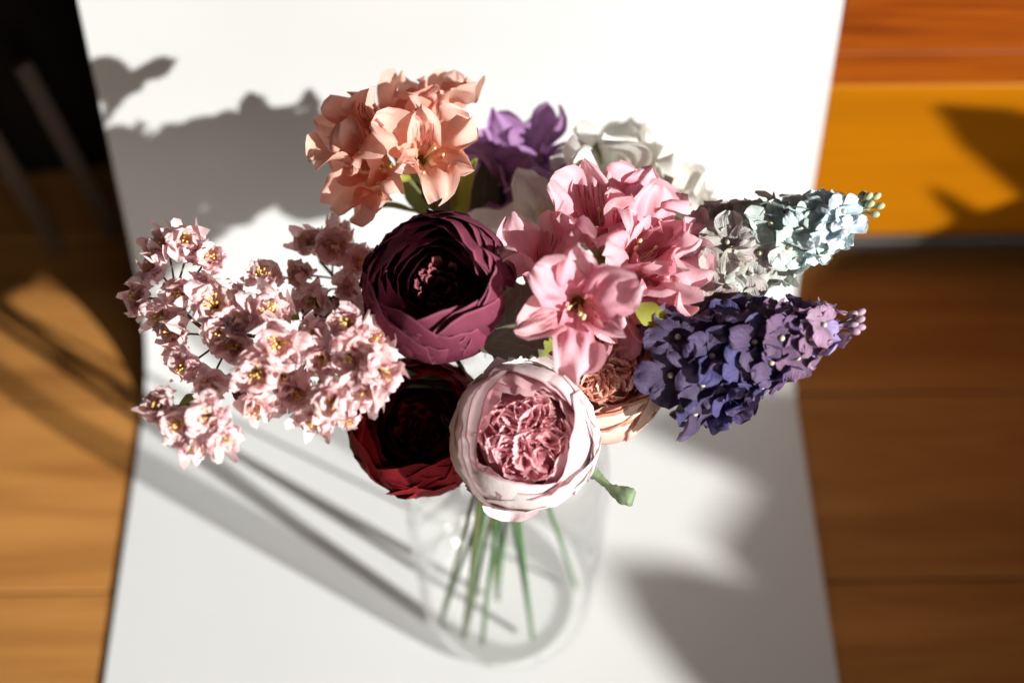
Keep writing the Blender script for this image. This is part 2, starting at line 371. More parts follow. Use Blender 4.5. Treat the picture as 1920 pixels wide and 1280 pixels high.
YC = 0.7065                                 # front of the wooden chest
def build_chest():
    t = thing('wooden_chest', 'orange varnished wooden chest behind the right edge of the white sheet', 'chest', (0.60, YC, 0))
    def part(name, mat, x0, x1, y0, y1, z0, z1, bev=0.0012):
        me = mk(name, *box(x0-0.60, x1-0.60, y0-YC, y1-YC, z0, z1, bev), mat, False)
        return obj(name, me, t)
    part('carcass', M_redwood, 0.2515, 1.15, YC+0.021, YC+0.42, 0.0285, 0.74, 0.004)
    part('plinth', M_plinth, 0.266, 1.14, YC+0.012, YC+0.41, 0.0, 0.028)
    part('metal_strip', M_metal, 0.264, 1.145, YC-0.004, YC+0.011, 0.014, 0.0275, 0.002)
    part('drawer_front', M_ochre, 0.2515, 1.15, YC, YC+0.020, 0.0300, 0.2005)
    part('rail', M_redwood, 0.2515, 1.15, YC-0.001, YC+0.020, 0.2025, 0.2345)
    part('drawer_front', M_redwood, 0.2515, 1.15, YC-0.002, YC+0.020, 0.2372, 0.46)
    part('top_board', M_redwood, 0.250, 1.17, YC-0.02, YC+0.43, 0.742, 0.765)
build_chest()
def build_shade_box():
    t = thing('added_shade_box', 'added low dark box out of view at the right, shading the floor', 'light blocker', (1.0, 0.35, 0))  # unseen box, added to keep light off the right-hand floor
    for nm, b in (('body', (-0.33, 0.4, -0.45, 0.27, 0.03, 0.20, 0.004)), ('top', (-0.34, 0.41, -0.46, 0.28, 0.2005, 0.22, 0.003)), ('base', (-0.30, 0.37, -0.42, 0.24, -0.002, 0.029, 0.002))):
        obj(nm, mk(nm, *box(*b), M_plinth, False), t)
build_shade_box()

def build_left():
    f0 = V3((-0.2942, 0.7341, 0.0060)); h0 = V3((-0.3308, 0.7666, 0.1700)); B = V3((f0.x, f0.y, -0.002))
    t = thing('wooden_trestle', 'dim brown wooden trestle with slanted legs in the dark left of the sheet', 'trestle', B)
    for k, (a, b, w) in enumerate(((f0, h0, 0.0065), (V3((-0.3377, 0.7181, 0.0060)), V3((-0.3630, 0.7293, 0.1700)), 0.007))):
        d = (b-a).normalized(); e = V3((0.85, 0.5, 0)); e = (e-d*e.dot(d)).normalized(); n = d.cross(e)
        V = [a + d*((b-a).length*m) + e*(w*p) + n*(0.004*q) - B for m in (0, 1) for p, q in ((-1, -1), (1, -1), (1, 1), (-1, 1))]
        obj('leg', mk('leg', V, [(0,1,5,4),(1,2,6,5),(2,3,7,6),(3,0,4,7),(3,2,1,0),(4,5,6,7)], None, M_stool, False), t)
    bp = V3((-0.4067, 0.9039, 0.0000)); bp.z = -0.002
    c = thing('black_bag', 'black soft bag slumped in the dark behind the left edge of the sheet', 'bag', bp)
    def fn(u, v):
        an = PI*u; z = 0.34*v
        r = 0.17*(1+0.05*math.sin(3*an+1)+0.04*math.sin(5*an+6*v))*(1-0.35*v*v)*math.sqrt(max(0, 1-v**8))
        return V3((r*1.5*math.cos(an)-0.04, r*0.6*math.sin(an), z))
    obj('body', mk('body', *grid(33, 12, fn), M_black), c)
    pts = bez([V3((-0.14, 0.0, 0.30)), V3((-0.10, -0.05, 0.40)), V3((-0.04, -0.06, 0.42)), V3((0.03, -0.05, 0.40)), V3((0.08, 0, 0.30))], 6)
    obj('strap', mk('strap', *tube(pts, 0.008, 8), M_black), c)
    q = V3((-0.3404, 0.8427, 0.0000))
    b = thing('kraft_parcel', 'small brown paper parcel standing beside the left edge of the sheet', 'parcel', (q.x, q.y+0.03, -0.002))
    obj('wrapping', mk('wrapping', *box(-0.055, 0.075, -0.02, 0.03, 0.0, 0.12, 0.004), M_kraft, False), b)
    obj('string', mk('string', *tube([V3((0.01, y, z)) for y, z in ((-0.0215, 0.0), (-0.0215, 0.1215), (0.0315, 0.1215), (0.0315, 0.0))], 0.001, 6), M_stemd), b)
build_left()

# ------------------------------------------------------------------ vase
VB = V3((0.0245, 0.4088, 0.0000)); VX, VY = VB.x, VB.y
Z0 = 0.0022
def build_vase():
    t = thing('glass_vase', 'clear glass vase with rounded body and narrow neck holding the bouquet', 'vase', (VX, VY, Z0))
    outer = [(0.0, 0.0005), (0.040, 0.0), (0.050, 0.003), (0.0555, 0.010), (0.0575, 0.022), (0.0590, 0.06), (0.0605, 0.11), (0.0610, 0.15), (0.0600, 0.182), (0.0560, 0.208), (0.0480, 0.229), (0.0400, 0.243), (0.0355, 0.254), (0.0350, 0.266), (0.0375, 0.276)]
    V, F, UV = [], [], []
    n = 72
    O = bez([V3((r, 0, z)) for r, z in outer[1:]], 4)
    for p in O:
        for i in range(n):
            an = 2*PI*i/n; V.append(V3((1.04*p.x*math.cos(an), 1.04*p.x*math.sin(an), p.z))); UV.append((0, 0))
    for k in range(len(O)-1):
        for i in range(n):
            a = k*n+i; b = k*n+(i+1) % n; F.append((a, b, b+n, a+n))
    obj('wall', mk('wall', V, F, None, M_glass), t)
    V, F, UV = [], [], []
    pr = [(0.0, 0.0055), (0.030, 0.0055), (0.048, 0.0060)]
    for r, z in pr:
        for i in range(n):
            an = 2*PI*i/n; V.append(V3((max(r, 1e-4)*math.cos(an), max(r, 1e-4)*math.sin(an), z))); UV.append((0, 0))
    for k in range(len(pr)-1):
        for i in range(n):
            a = k*n+i; b = k*n+(i+1) % n; F.append((a, b, b+n, a+n))
    obj('base', mk('base', V, F, None, M_glass), t)
    ring = [V3((0.039*math.cos(2*PI*i/48), 0.039*math.sin(2*PI*i/48), 0.276)) for i in range(49)]
    obj('rim', mk('rim', *tube(ring, 0.0016, 8, False), M_glass), t)
build_vase()
NECK = V3((VX, VY, 0.255))

# ------------------------------------------------------------------ petals
W_LILY = [(0, .16), (.2, .26), (.45, .62), (.68, .96), (.8, 1.0), (.92, .82), (1, .34)]
W_NARR = [(0, .18), (.3, .45), (.6, .95), (.75, 1.0), (.9, .62), (1, .06)]
W_ROUND = [(0, .22), (.2, .62), (.5, .98), (.7, 1.0), (.88, .74), (1, .30)]
W_BLOS = [(0, .25), (.3, .7), (.6, 1.0), (.8, .95), (.93, .65), (1, .35)]
W_FRIL = [(0, .35), (.4, .75), (.8, 1.0), (1, .88)]
W_LEAF = [(0, .10), (.15, .6), (.4, 1.0), (.7, .75), (.9, .3), (1, .02)]
def free_petal(r, L, W, wf, a0, a1, p=1.0, cup=0.15, ruf=0.1, nf=2.5, nu=7, nv=9, r0=0.0, jag=0.0, twist=0.0, fold=0.0, zig=0.0, crum=0.0):
    """a petal leaving the axis (z) at angle a0 and ending at angle a1, width across y"""
    ph1, ph2, ph3 = (r.uniform(0, 6.28) for _ in range(3))
    K = 24; pos = [(r0, 0.0)]; ang = []
    for k in range(K):
        s = (k+0.5)/K; a = a0+(a1-a0)*s**p; x, z = pos[-1]
        pos.append((x+math.sin(a)*L/K, z+math.cos(a)*L/K))
    def fn(u, v):
        f = v*K; i = min(K-1, int(f)); t = f-i
        x = lerp(pos[i][0], pos[i+1][0], t); z = lerp(pos[i][1], pos[i+1][1], t)
        a = a0+(a1-a0)*v**p
        hw = W*prof(wf, v)
        if jag: hw *= 1+jag*math.sin(v*70+ph3)
        e = abs(u)
        yv = u*hw
        nrm = V3((-math.cos(a), 0, math.sin(a)))
        off = cup*hw*e*e + ruf*W*(e**1.5)*math.sin(nf*2*PI*v*0.8 + (ph1 if u > 0 else ph2))*min(1, v*2.2)
        off += ruf*W*0.6*v*v*math.sin(u*nf*1.7+ph3)
        off += fold*hw*e + 0.16*W*v*noise.noise(V3((u*1.6+ph1*5, v*2.6+ph2*5, ph3)))
        if crum: off += crum*W*min(1, v*1.6)*noise.noise(V3((u*3.1+ph1*7, v*4.2+ph2*7, ph3*3)))
        if zig and v > 0.999:
            s_ = zig*L*(1 if round((u+1)/2*(nu-1)) % 2 else -1)*r.uniform(.5, 1.1)
            x += math.sin(a)*s_; z += math.cos(a)*s_
        yv *= 1-0.25*abs(cup)*e
        P = V3((x, yv, z)) + nrm*off
        if twist:
            ca, sa = math.cos(twist*v), math.sin(twist*v)
            c0 = V3((x, 0, z)); d = P-c0; tt = V3((math.sin(a), 0, math.cos(a)))
            P = c0 + Quaternion(tt, twist*v) @ d
        return P
    return grid(nu, nv, fn)
def cup_petal(r, R, half, ps0, ps1, ecc=0.9, lip=0.0, nu=13, nv=9, wav=0.03, sq=0.22, sharp=2.0, tl=0.12, crk=0.0):
    """a petal lying on a bowl of radius R, from latitude ps0 up to ps1"""
    ph = [r.uniform(0, 6.28) for _ in range(4)]
    tilt = r.uniform(-1, 1)*tl
    nz = r.uniform(0, 50)
    def fn(u, v):
        wv = 0.55+0.45*math.sin(min(1, v*1.25)*PI/2)
        an = half*u*wv
        top = ps1 - (ps1-ps0)*sq*abs(u)**sharp + 0.05*math.sin(3*u+ph[0]) + tilt*u
        ps = lerp(ps0, top, v)
        rr = R*(1 + wav*math.sin(2.3*an+ph[1])*v + 0.4*wav*math.sin(7*an+ph[2])*v*v + 0.02*abs(u)**3)
        if crk: rr *= 1+crk*v*noise.noise(V3((an*5+nz, v*2.5, nz)))+0.5*crk*v*v*noise.noise(V3((an*14+nz, v*3, nz)))
        if lip: rr += R*lip*max(0, v-0.75)/0.25*(0.6+0.4*math.sin(5*u+ph[3]))
        return V3((rr*math.cos(ps)*math.cos(an), rr*math.cos(ps)*math.sin(an), rr*math.sin(ps)*ecc))
    return grid(nu, nv, fn)
def strip(r, path, z0, z1, teeth, amp, flare, nrow=4):
    """a standing frilled petal: a ribbon along path with a pinked top edge"""
    n = len(path); V, F, UV = [], [], []
    for j in range(nrow):
        v = j/(nrow-1)
        for i, (x, y) in enumerate(path):
            a = path[max(0, i-1)]; b = path[min(n-1, i+1)]
            tx, ty = b[0]-a[0], b[1]-a[1]; l = math.hypot(tx, ty) or 1
            nx, ny = ty/l, -tx/l
            t = i/(n-1)
            z = lerp(z0, z1, v)
            if j == nrow-1: z += amp*(1 if i % 2 else -1)*r.uniform(.5, 1)
            z -= (abs(2*t-1)**3)*(z1-z0)*0.18*v
            o = flare*v*v*(1+0.5*math.sin(t*9+z0*900))
            V.append(V3((x+nx*o, y+ny*o, z))); UV.append((t*0.9+0.05, v*0.97))
    for j in range(nrow-1):
        for i in range(n-1):
            a = j*n+i; F.append((a, a+1, a+n+1, a+n))
    return V, F, UV
def jit(r, c, a=0.08):
    k = 1+r.uniform(-a, a)
    return tuple(min(1.0, x*k*(1+r.uniform(-a, a)*0.5)) for x in c)
WHITE = (1, 1, 1)

def stem_part(t, P, A, foot, mat, r=0.0018, via=None, name='stem', n=10):
    """a stem from the vase bottom through the neck to the back of a head"""
    ps = [foot, NECK + (P-NECK)*0.04 + V3((rng.uniform(-.012, .012), rng.uniform(-.012, .012), rng.uniform(-.01, .01)))]
    if via: ps.append(via)
    ps += [P - A*0.02, P]
    pts = [p - t.location for p in bez(ps, n)]
    return obj(name, mk(name, *tube(pts, r, 8), mat), t)

def leaf(t, P, D, N, L, W, mat, bend=0.5, jag=0.0, cup=0.2, ruf=0.06, name='leaf', fold=0.0, nu=7, nv=13, twist=0.0, r=rng):
    """leaf starting at P, running along D with its face towards N"""
    D = D.normalized(); N = (N - D*N.dot(D)).normalized(); Y = N.cross(D)
    M = Matrix(((D.x, Y.x, N.x, P.x), (D.y, Y.y, N.y, P.y), (D.z, Y.z, N.z, P.z), (0, 0, 0, 1)))
    me = mk(name, *free_petal(r, L, W, W_LEAF, PI/2-bend*0.3, PI/2+bend, 1.0, cup, ruf, 2.0, nu, nv, 0, jag, twist, fold), mat)
    return obj(name, me, t, under(t, M), jit(r, WHITE, .12))

def ribbon(t, pts, W, mat, name='leaf'):
    ps = bez(pts, 8); n = len(ps); V, F, UV = [], [], []
    for k, p in enumerate(ps):
        d = (ps[min(n-1, k+1)]-ps[max(0, k-1)]).normalized(); s = k/(n-1)
        e = Quaternion(d, 0.5+1.6*s) @ d.cross(TO).normalized(); w = W*prof(W_LEAF, s)
        up = d.cross(e)
        for q, u in ((-1, 0.25), (0, 0), (1, 0.25)):
            V.append(p + e*(w*q) + up*(w*u) - t.location); UV.append(((q+1)/2, s))
    for k in range(n-1):
        for i in range(2):
            a = k*3+i; F.append((a, a+1, a+4, a+3))
    return obj(name, mk(name, V, F, UV, mat), t)
# ------------------------------------------------------------------ ranunculus heads
def layer(t, M, r, R, rim, z, n, half, ecc, mat, wav, tl, crk, sq, jt, nu=15, nv=10):
    rk = math.hypot(rim, z/ecc); top = math.degrees(math.atan2(z/ecc, rim)); o = r.uniform(0, 6.28)
    for i in range(n):
        Rk = R*rk*(1+0.018*(i % 3))*r.uniform(0.985, 1.02)
        g = cup_petal(r, Rk, math.radians(half*r.uniform(.9, 1.1)), math.radians(-75), math.radians(top+r.uniform(-5, 5)), ecc, r.choice((0, 0.015, 0.035)), nu, nv, wav, r.uniform(*sq), 2.0, tl, crk)
        Mi = M @ Matrix.Rotation(o+2*PI*i/n+r.uniform(-.2, .2), 4, 'Z') @ Matrix.Rotation(r.uniform(-.05, .05), 4, 'Y')
        obj('petal', mk('petal', *g, mat), t, Mi, jit(r, WHITE, jt))
def heart(t, M, R, mat, zc=-0.55):
    obj('heart', mk('heart', *ball(V3((0, 0, zc*R)), R*0.66, 20, 10, 1, 0.55), mat), t, M)
def frill(t, M, r, R, rho, an, lean, Lf, Wf, ztip, face, mat, zig=0.05):
    """one pinked petal standing at polar position (rho, an), its hollow side turned towards direction face"""
    g = free_petal(r, R*Lf, R*Wf, W_FRIL, math.radians(lean*0.3), math.radians(lean), 1.3, r.uniform(.25, .8), r.uniform(.05, .2), 1.5, 17, 7, 0, zig=zig, crum=0.18)
    Mi = M @ Matrix.Translation((rho*R*math.cos(an), rho*R*math.sin(an), (ztip-Lf*math.cos(math.radians(lean*0.65)))*R)) @ Matrix.Rotation(face, 4, 'Z')
    obj('petal', mk('petal', *g, mat), t, Mi, jit(r, WHITE, .07))
def ranunculus(name, label, P, A, R, mat, mat2, ft, seed, layers, stemmat=M_stem):
    r = random.Random(seed)
    t = thing(name, label, 'flower', ft)
    stem_part(t, P - A*R*0.8, A, ft, stemmat, 0.0015)
    M = under(t, frame(P, A, r.uniform(0, 6)))
    for (rim, z, n, half) in layers:
        layer(t, M, r, R, rim, z, n, half, .95, mat, .03, .24, .06, (.16, .42), .16)
    heart(t, M, R, mat)
    for k, (rho, n, zt) in enumerate(((.05, 4, .12), (.13, 7, .14), (.22, 9, .18), (.30, 11, .24))):
        for i in range(n):
            an = 2*PI*i/n + k*.5 + r.uniform(-.2, .2)
            frill(t, M, r, R, rho, an, r.uniform(5, 40), .30, .09, zt+r.uniform(-.04, .04), an, mat2, .10)
    return t
def rosette(name, label, P, A, R, mo, mi, ft, seed, outer, rin, ztop, sect=5, roll=0.0):
    r = random.Random(seed)
    t = thing(name, label, 'flower', ft)
    stem_part(t, P - A*R*0.8, A, ft, M_stem, 0.0015)
    M = under(t, frame(P, A, roll))
    for (rim, z, n, half) in outer:
        layer(t, M, r, R, rim, z, n, half, .95, mo, .03, .26, .045, (.10, .32), .04, 17, 11)
    for (rim, z, n, half) in ((.67, .63, 5, 52), (.61, .60, 5, 52)):
        layer(t, M, r, R, rim, z, n, half, .95, mi, .05, .3, .10, (.10, .32), .06, 17, 11)
    heart(t, M, R, mi, 0.10)
    for k in range(15):                           # the frills against the wall of the bowl
        an = 2*PI*k/15 + r.uniform(-.2, .2); rho = rin*r.uniform(.66, .90)
        frill(t, M, r, R, rho, an, r.uniform(-25, 12), .46, .26, ztop+r.uniform(-.08, .05), an+r.uniform(-.8, .8), mi, .045)
    for i in range(sect):                         # folded quarters
        ph = 2*PI*i/sect + r.uniform(-.25, .25); c = rin*0.48
        cx, cy = c*math.cos(ph), c*math.sin(ph)
        for k, (q, n) in enumerate(((.04, 2), (.14, 3), (.23, 4))):
            for m in range(n):
                a2 = ph + PI + (m-(n-1)/2)*(4.4/n) + r.uniform(-.3, .3)
                x, y = cx+q*math.cos(a2), cy+q*math.sin(a2)
                frill(t, M, r, R, math.hypot(x, y), math.atan2(y, x), 6+k*16+r.uniform(-12, 18), .46, .19+.05*k, ztop+.03-.03*k+r.uniform(-.08, .06), a2, mi, .045)
    return t

RAN = [(1.05, -.10, 4, 58), (1.045, .04, 4, 56), (1.03, .16, 5, 50), (1.01, .27, 5, 50), (.985, .37, 5, 50), (.955, .46, 5, 50), (.92, .54, 5, 50), (.88, .61, 4, 56), (.84, .65, 4, 62), (.785, .71, 4, 60), (.73, .73, 4, 60), (.68, .70, 4, 60), (.63, .60, 4, 58), (.57, .48, 4, 58), (.50, .36, 4, 58), (.43, .25, 4, 58), (.36, .15, 4, 58)]
P = V3((-0.0098, 0.4241, 0.3520))
ft = V3((0.0071, 0.3721, 0.0090))
ran = ranunculus('ranunculus', 'large burgundy ranunculus head, the upper of the two dark flowers', P, ax(-0.14, 0.20, 1), 0.0338, M_burg, M_crumb, ft, 3, RAN)
leaf(ran, V3((0.0099, 0.3912, 0.3450)), ax(.85, .65, .12), ax(-.1, -.2, 1), 0.050, 0.020, M_leafd, 0.25, 0.09, 0.12, 0.08, nu=9, nv=40)
leaf(ran, V3((0.0181, 0.4123, 0.3400)), ax(.85, -.3, .1), ax(0.2, .1, 1), 0.036, 0.016, M_leafd, 0.4, 0.09, 0.12, 0.08, nu=9, nv=40)
leaf(ran, V3((-0.0586, 0.4342, 0.3100)), ax(-.9, .25, -.2), ax(-.1, .2, 1), 0.032, 0.010, M_leafd, 0.3, 0.05, 0.12, 0.08, nu=9, nv=40)
P = V3((-0.0235, 0.3931, 0.2680))
dr = ranunculus('ranunculus', 'deep red ranunculus head half hidden below the burgundy one', P, ax(-0.08, 0.14, 1), 0.0338, M_dred, M_dred, V3((-0.0054, 0.3789, 0.0090)), 8, RAN)

ROSE = [(1.0, .02, 3, 76), (.985, .17, 3, 74), (.955, .34, 4, 64), (.89, .49, 3, 76), (.83, .59, 3, 74), (.77, .65, 3, 74), (.72, .68, 4, 64)]
P = V3((0.0316, 0.3653, 0.3030))
rose = rosette('garden_rose', 'pale pink garden rose with frilled rosette heart, front and lowest in the bouquet', P, ax(0.02, 0.05, 1), 0.0356, M_roseo, M_rosei, V3((0.0416, 0.3762, 0.0090)), 21, ROSE, 0.68, 0.67, 5, 0.5)
# petals that stand away from the rose
g = free_petal(random.Random(4), 0.038, 0.023, W_ROUND, 1.5, 1.25, 1, .3, .08, 1.5, 11, 11, crum=.12)
obj('petal', mk('petal', *g, M_roseo), rose, under(rose, Matrix.Translation(V3((0.0326, 0.3746, 0.3050))) @ Matrix(((UP.x, -RT.x, TO.x, 0), (UP.y, -RT.y, TO.y, 0), (UP.z, -RT.z, TO.z, 0), (0, 0, 0, 1)))))
g = free_petal(random.Random(9), 0.020, 0.016, W_ROUND, 1.3, 1.5, 1, .25, .06, 1.5, 9, 9)
D = ax(-.05, -1, 0)
obj('petal', mk('petal', *g, M_roseo), rose, under(rose, Matrix.Translation(V3((0.0254, 0.3483, 0.2850))) @ Matrix(((D.x, RT.x, TO.x, 0), (D.y, RT.y, TO.y, 0), (D.z, RT.z, TO.z, 0), (0, 0, 0, 1)))), (1, .82, .86))
# furled green paper leaf under the rose
pts = [p - rose.location for p in bez([V3((0.0590, 0.3619, 0.2850)), V3((0.0681, 0.3513, 0.2880)), V3((0.0770, 0.3408, 0.2900)), V3((0.0864, 0.3352, 0.2910))], 8)]
V, F, UV = tube(pts, lambda s: 0.0024+0.0012*math.sin(s*9)+0.0014*s, 10)
V = [v + V3((rng.uniform(-1, 1), rng.uniform(-1, 1), rng.uniform(-1, 1)))*0.0005 for v in V]
obj('furled_leaf', mk('furled_leaf', V, F, UV, M_twig), rose)

P = V3((0.0776, 0.3988, 0.2980)) + V3((-0.005, 0.003, 0.004))
cor = rosette('garden_rose', 'coral peach garden rose half hidden under the pink lily petals', P, ax(0.06, 0.30, 1), 0.0330, M_coral, M_corali, V3((0.0416, 0.3774, 0.0090)), 33, ROSE, 0.68, 0.67, 5, 0.2)
leaf(cor, V3((0.0494, 0.3917, 0.3150)), ax(.4, .3, .1), ax(0, -.3, 1), 0.016, 0.006, M_leafd, 0.3, 0.05, 0.1, 0.05, nu=7, nv=24)

# ------------------------------------------------------------------ lilies of the incas (six ruffled tepals each)
def lily(t, P, A, size, mo, ms, seed, roll=0.0, spread=1.0, stam=M_stamp, back=None):
    r = random.Random(seed)
    L = 0.0345*size; M = frame(P - A*0.020*size, A, roll)
    tb = tube([V3((0, 0, -0.004*size)), V3((0, 0, 0.0)), V3((0, 0, 0.005*size))], lambda s: (0.0016+0.0012*s)*size, 8)
    b = obj('blossom', mk('blossom', *tb, M_leafy), t, under(t, M))
    for i in range(6):
        out = i % 2 == 0
        a1 = math.radians((112 if out else 80)*spread+r.uniform(-20, 20)); a0 = math.radians(14+r.uniform(-4, 8))
        g = free_petal(r, L*(1.08 if out else 1.0)*r.uniform(.92, 1.1), (0.0104 if out else 0.0078)*size*r.uniform(.9, 1.15), W_LILY if out else W_NARR, a0, a1, 2.0,
                       r.uniform(.0, .5), r.uniform(.28, .52), r.uniform(1.8, 3.2), 17, 23, 0.001*size, crum=.34, twist=r.uniform(-.5, .5), fold=r.uniform(0, .15))
        obj('petal', mk('petal', *g, mo if out or i == 5 else ms), b, Matrix.Rotation(i*PI/3+r.uniform(-.12, .12), 4, 'Z'), jit(r, WHITE, .06))
    parts = []
    for i in range(6):
        an = r.uniform(0, 6.28); q = r.uniform(.15, .5)
        e = V3((math.cos(an)*q, math.sin(an)*q, 1))*0.020*size
        parts.append(tube(bez([V3((0, 0, 0)), e*0.5+V3((0, 0, .001)), e], 3), 0.00035*size, 5)); parts.append(ball(e, 0.0009*size, 6, 4, 1, 1.7))
    obj('stamens', mk('stamens', *join(parts), stam), b)
    return b
def lily_stem(name, label, ft, hub, flowers, mo, ms, seed, group, leaves=(), stam=M_stamp, size=1.0):
    t = thing(name, label, 'flower', ft, group)
    stem_part(t, hub, (hub-NECK).normalized(), ft, M_stem, 0.0014)
    r = random.Random(seed)
    for i, (P, A, s, roll, spr) in enumerate(flowers):
        b0 = P - A*0.030*s
        pts = [p - t.location for p in bez([hub, hub.lerp(b0, .55) + (hub-NECK).normalized()*0.004, b0], 6)]
        obj('flower_stalk', mk('flower_stalk', *tube(pts, 0.0013, 7), M_stemd), t)
        lily(t, P, A, s*size*1.24, mo, ms, seed*31+i, roll, spr, stam)
    for (P, D, N, L, W, mat, bend, tw) in leaves:
        leaf(t, P, D, N, L, W, mat, bend, 0, 0.25, 0.10, twist=tw, r=r)
    return t
LG = 'paper lily stems in the bouquet'
Z = 0.375
lily_stem('lily_stem', 'pink lily stem with several open blossoms at the centre right', V3((0.0733, 0.4129, 0.0090)), V3((0.0718, 0.4357, 0.3250)), [
    (V3((0.0405, 0.4418, 0.3500)), ax(-.18, .72, .60), 1.08, 0.4, 0.55),
    (V3((0.0715, 0.4648, 0.3580)), ax(-.10, .70, .70), 1.15, 1.2, 0.70),
    (V3((0.0901, 0.4696, 0.3540)), ax(.30, .55, .75), 1.0, 0.5, 0.70),
    (V3((0.0963, 0.4417, 0.3560)), ax(.45, .45, .70), 1.08, 2.2, 0.75),
    (V3((0.1093, 0.4338, 0.3480)), ax(.85, .0, .50), 1.12, 0.2, 0.75),
    (V3((0.0584, 0.4012, 0.3680)), ax(-.05, -.10, 1), 1.10, 2.62, 0.90),
    (V3((0.0864, 0.4180, 0.3400)), ax(.45, -.60, .60), 0.95, 1.9, 0.8)],
    M_pinka, M_pinks, 5, LG, [
    (V3((0.0699, 0.4214, 0.3450)), ax(-.2, .9, .1), ax(.2, 0, 1), 0.024, 0.006, M_leafg, .4, .3),
    (V3((0.0878, 0.4112, 0.3520)), ax(.75, -.35, .1), ax(-.4, .1, 1), 0.020, 0.007, M_leafy, .5, .4),
    (V3((0.0478, 0.4022, 0.3350)), ax(-.9, -.3, .1), ax(0, -.2, 1), 0.018, 0.006, M_leafy, .3, .2)])
pl = lily_stem('lily_stem', 'peach lily stem with blossoms standing highest at the upper left', V3((-0.0216, 0.3858, 0.0090)), V3((-0.0132, 0.4945, 0.3250)), [
    (V3((-0.0168, 0.4941, 0.3760)), ax(.20, .10, 1), 0.98, 0.3, 0.80),
    (V3((-0.0535, 0.5102, 0.3680)), ax(-.50, .40, .7), 1.06, 1.0, 0.70),
    (V3((-0.0117, 0.5410, 0.3620)), ax(.20, .85, .4), 0.88, 0.7, 0.62),
    (V3((-0.0363, 0.5324, 0.3560)), ax(-.12, .8, .5), 1.02, 2.0, 0.65),
    (V3((-0.0488, 0.4953, 0.3560)), ax(-.60, -.05, .7), 1.02, 2.4, 0.7)],
    M_peach, M_peachs, 6, LG, [
    (V3((-0.0204, 0.5109, 0.3000)), ax(-.35, .85, .3), ax(.3, -.3, 1), 0.038, 0.008, M_leafg, .3, .2),
    (V3((-0.0036, 0.5068, 0.3000)), ax(.25, .85, .4), ax(-.4, -.1, 1), 0.040, 0.008, M_leafy, .3, -.5),
    (V3((-0.0112, 0.5069, 0.3000)), ax(.1, .9, .2), ax(.1, -.2, 1), 0.035, 0.008, M_leafd, .3, .3)])
ribbon(pl, [V3((-0.0229, 0.5068, 0.3100)), V3((-0.0389, 0.5074, 0.3180)), V3((-0.0522, 0.5053, 0.3180)), V3((-0.0626, 0.4995, 0.3140)), V3((-0.0622, 0.4933, 0.3060)), V3((-0.0582, 0.4855, 0.3000))], 0.0042, M_leafg)
lily_stem('lily_stem', 'violet purple lily stem behind the peach and pink lilies', V3((0.0181, 0.4070, 0.0090)), V3((0.0301, 0.5144, 0.2800)), [
    (V3((0.0368, 0.5479, 0.3050)), ax(.05, .62, .75), 1.25, 0.5, .78),
    (V3((0.0179, 0.5385, 0.2900)), ax(-.4, .3, .8), 1.15, 1.3, .85),
    (V3((0.0513, 0.5463, 0.2850)), ax(.5, .5, .7), 1.05, .2, .75)],
    M_purpl, M_purpl, 7, LG, [
    (V3((0.0099, 0.5186, 0.2800)), ax(.1, .9, .3), ax(0, -.3, 1), 0.045, 0.010, M_leafd, .3, .3),
    (V3((0.0600, 0.5319, 0.2900)), ax(.55, .85, .3), ax(-.3, -.2, 1), 0.032, 0.007, M_leafy, .4, .5),
    (V3((0.0223, 0.5184, 0.2700)), ax(.15, .9, .1), ax(0, -.3, 1), 0.04, 0.010, M_leafd, .3, -.3)])
lily_stem('lily_stem', 'creamy white lily stem behind the pink lily', V3((0.0181, 0.4050, 0.0090)), V3((0.0773, 0.4982, 0.2850)), [
    (V3((0.0856, 0.5368, 0.3100)), ax(.0, .7, .6), 1.25, 0.1, .8),
    (V3((0.1102, 0.5307, 0.3050)), ax(.5, .6, .6), 1.3, 1.1, .9),
    (V3((0.1148, 0.5052, 0.3000)), ax(.6, .2, .8), 1.3, .6, 1.0),
    (V3((0.0488, 0.4944, 0.3100)), ax(-.5, .2, .8), 1.35, 1.9, 1.0)],
    M_whitl, M_whitl, 9, LG, [
    (V3((0.0656, 0.5061, 0.2800)), ax(-.2, .9, .2), ax(0, -.3, 1), 0.04, 0.010, M_leafd, .3, .3),
    (V3((0.0740, 0.5415, 0.3000)), ax(.2, .9, .2), ax(0, -.3, 1), 0.02, 0.006, M_leafg, .3, .3)])

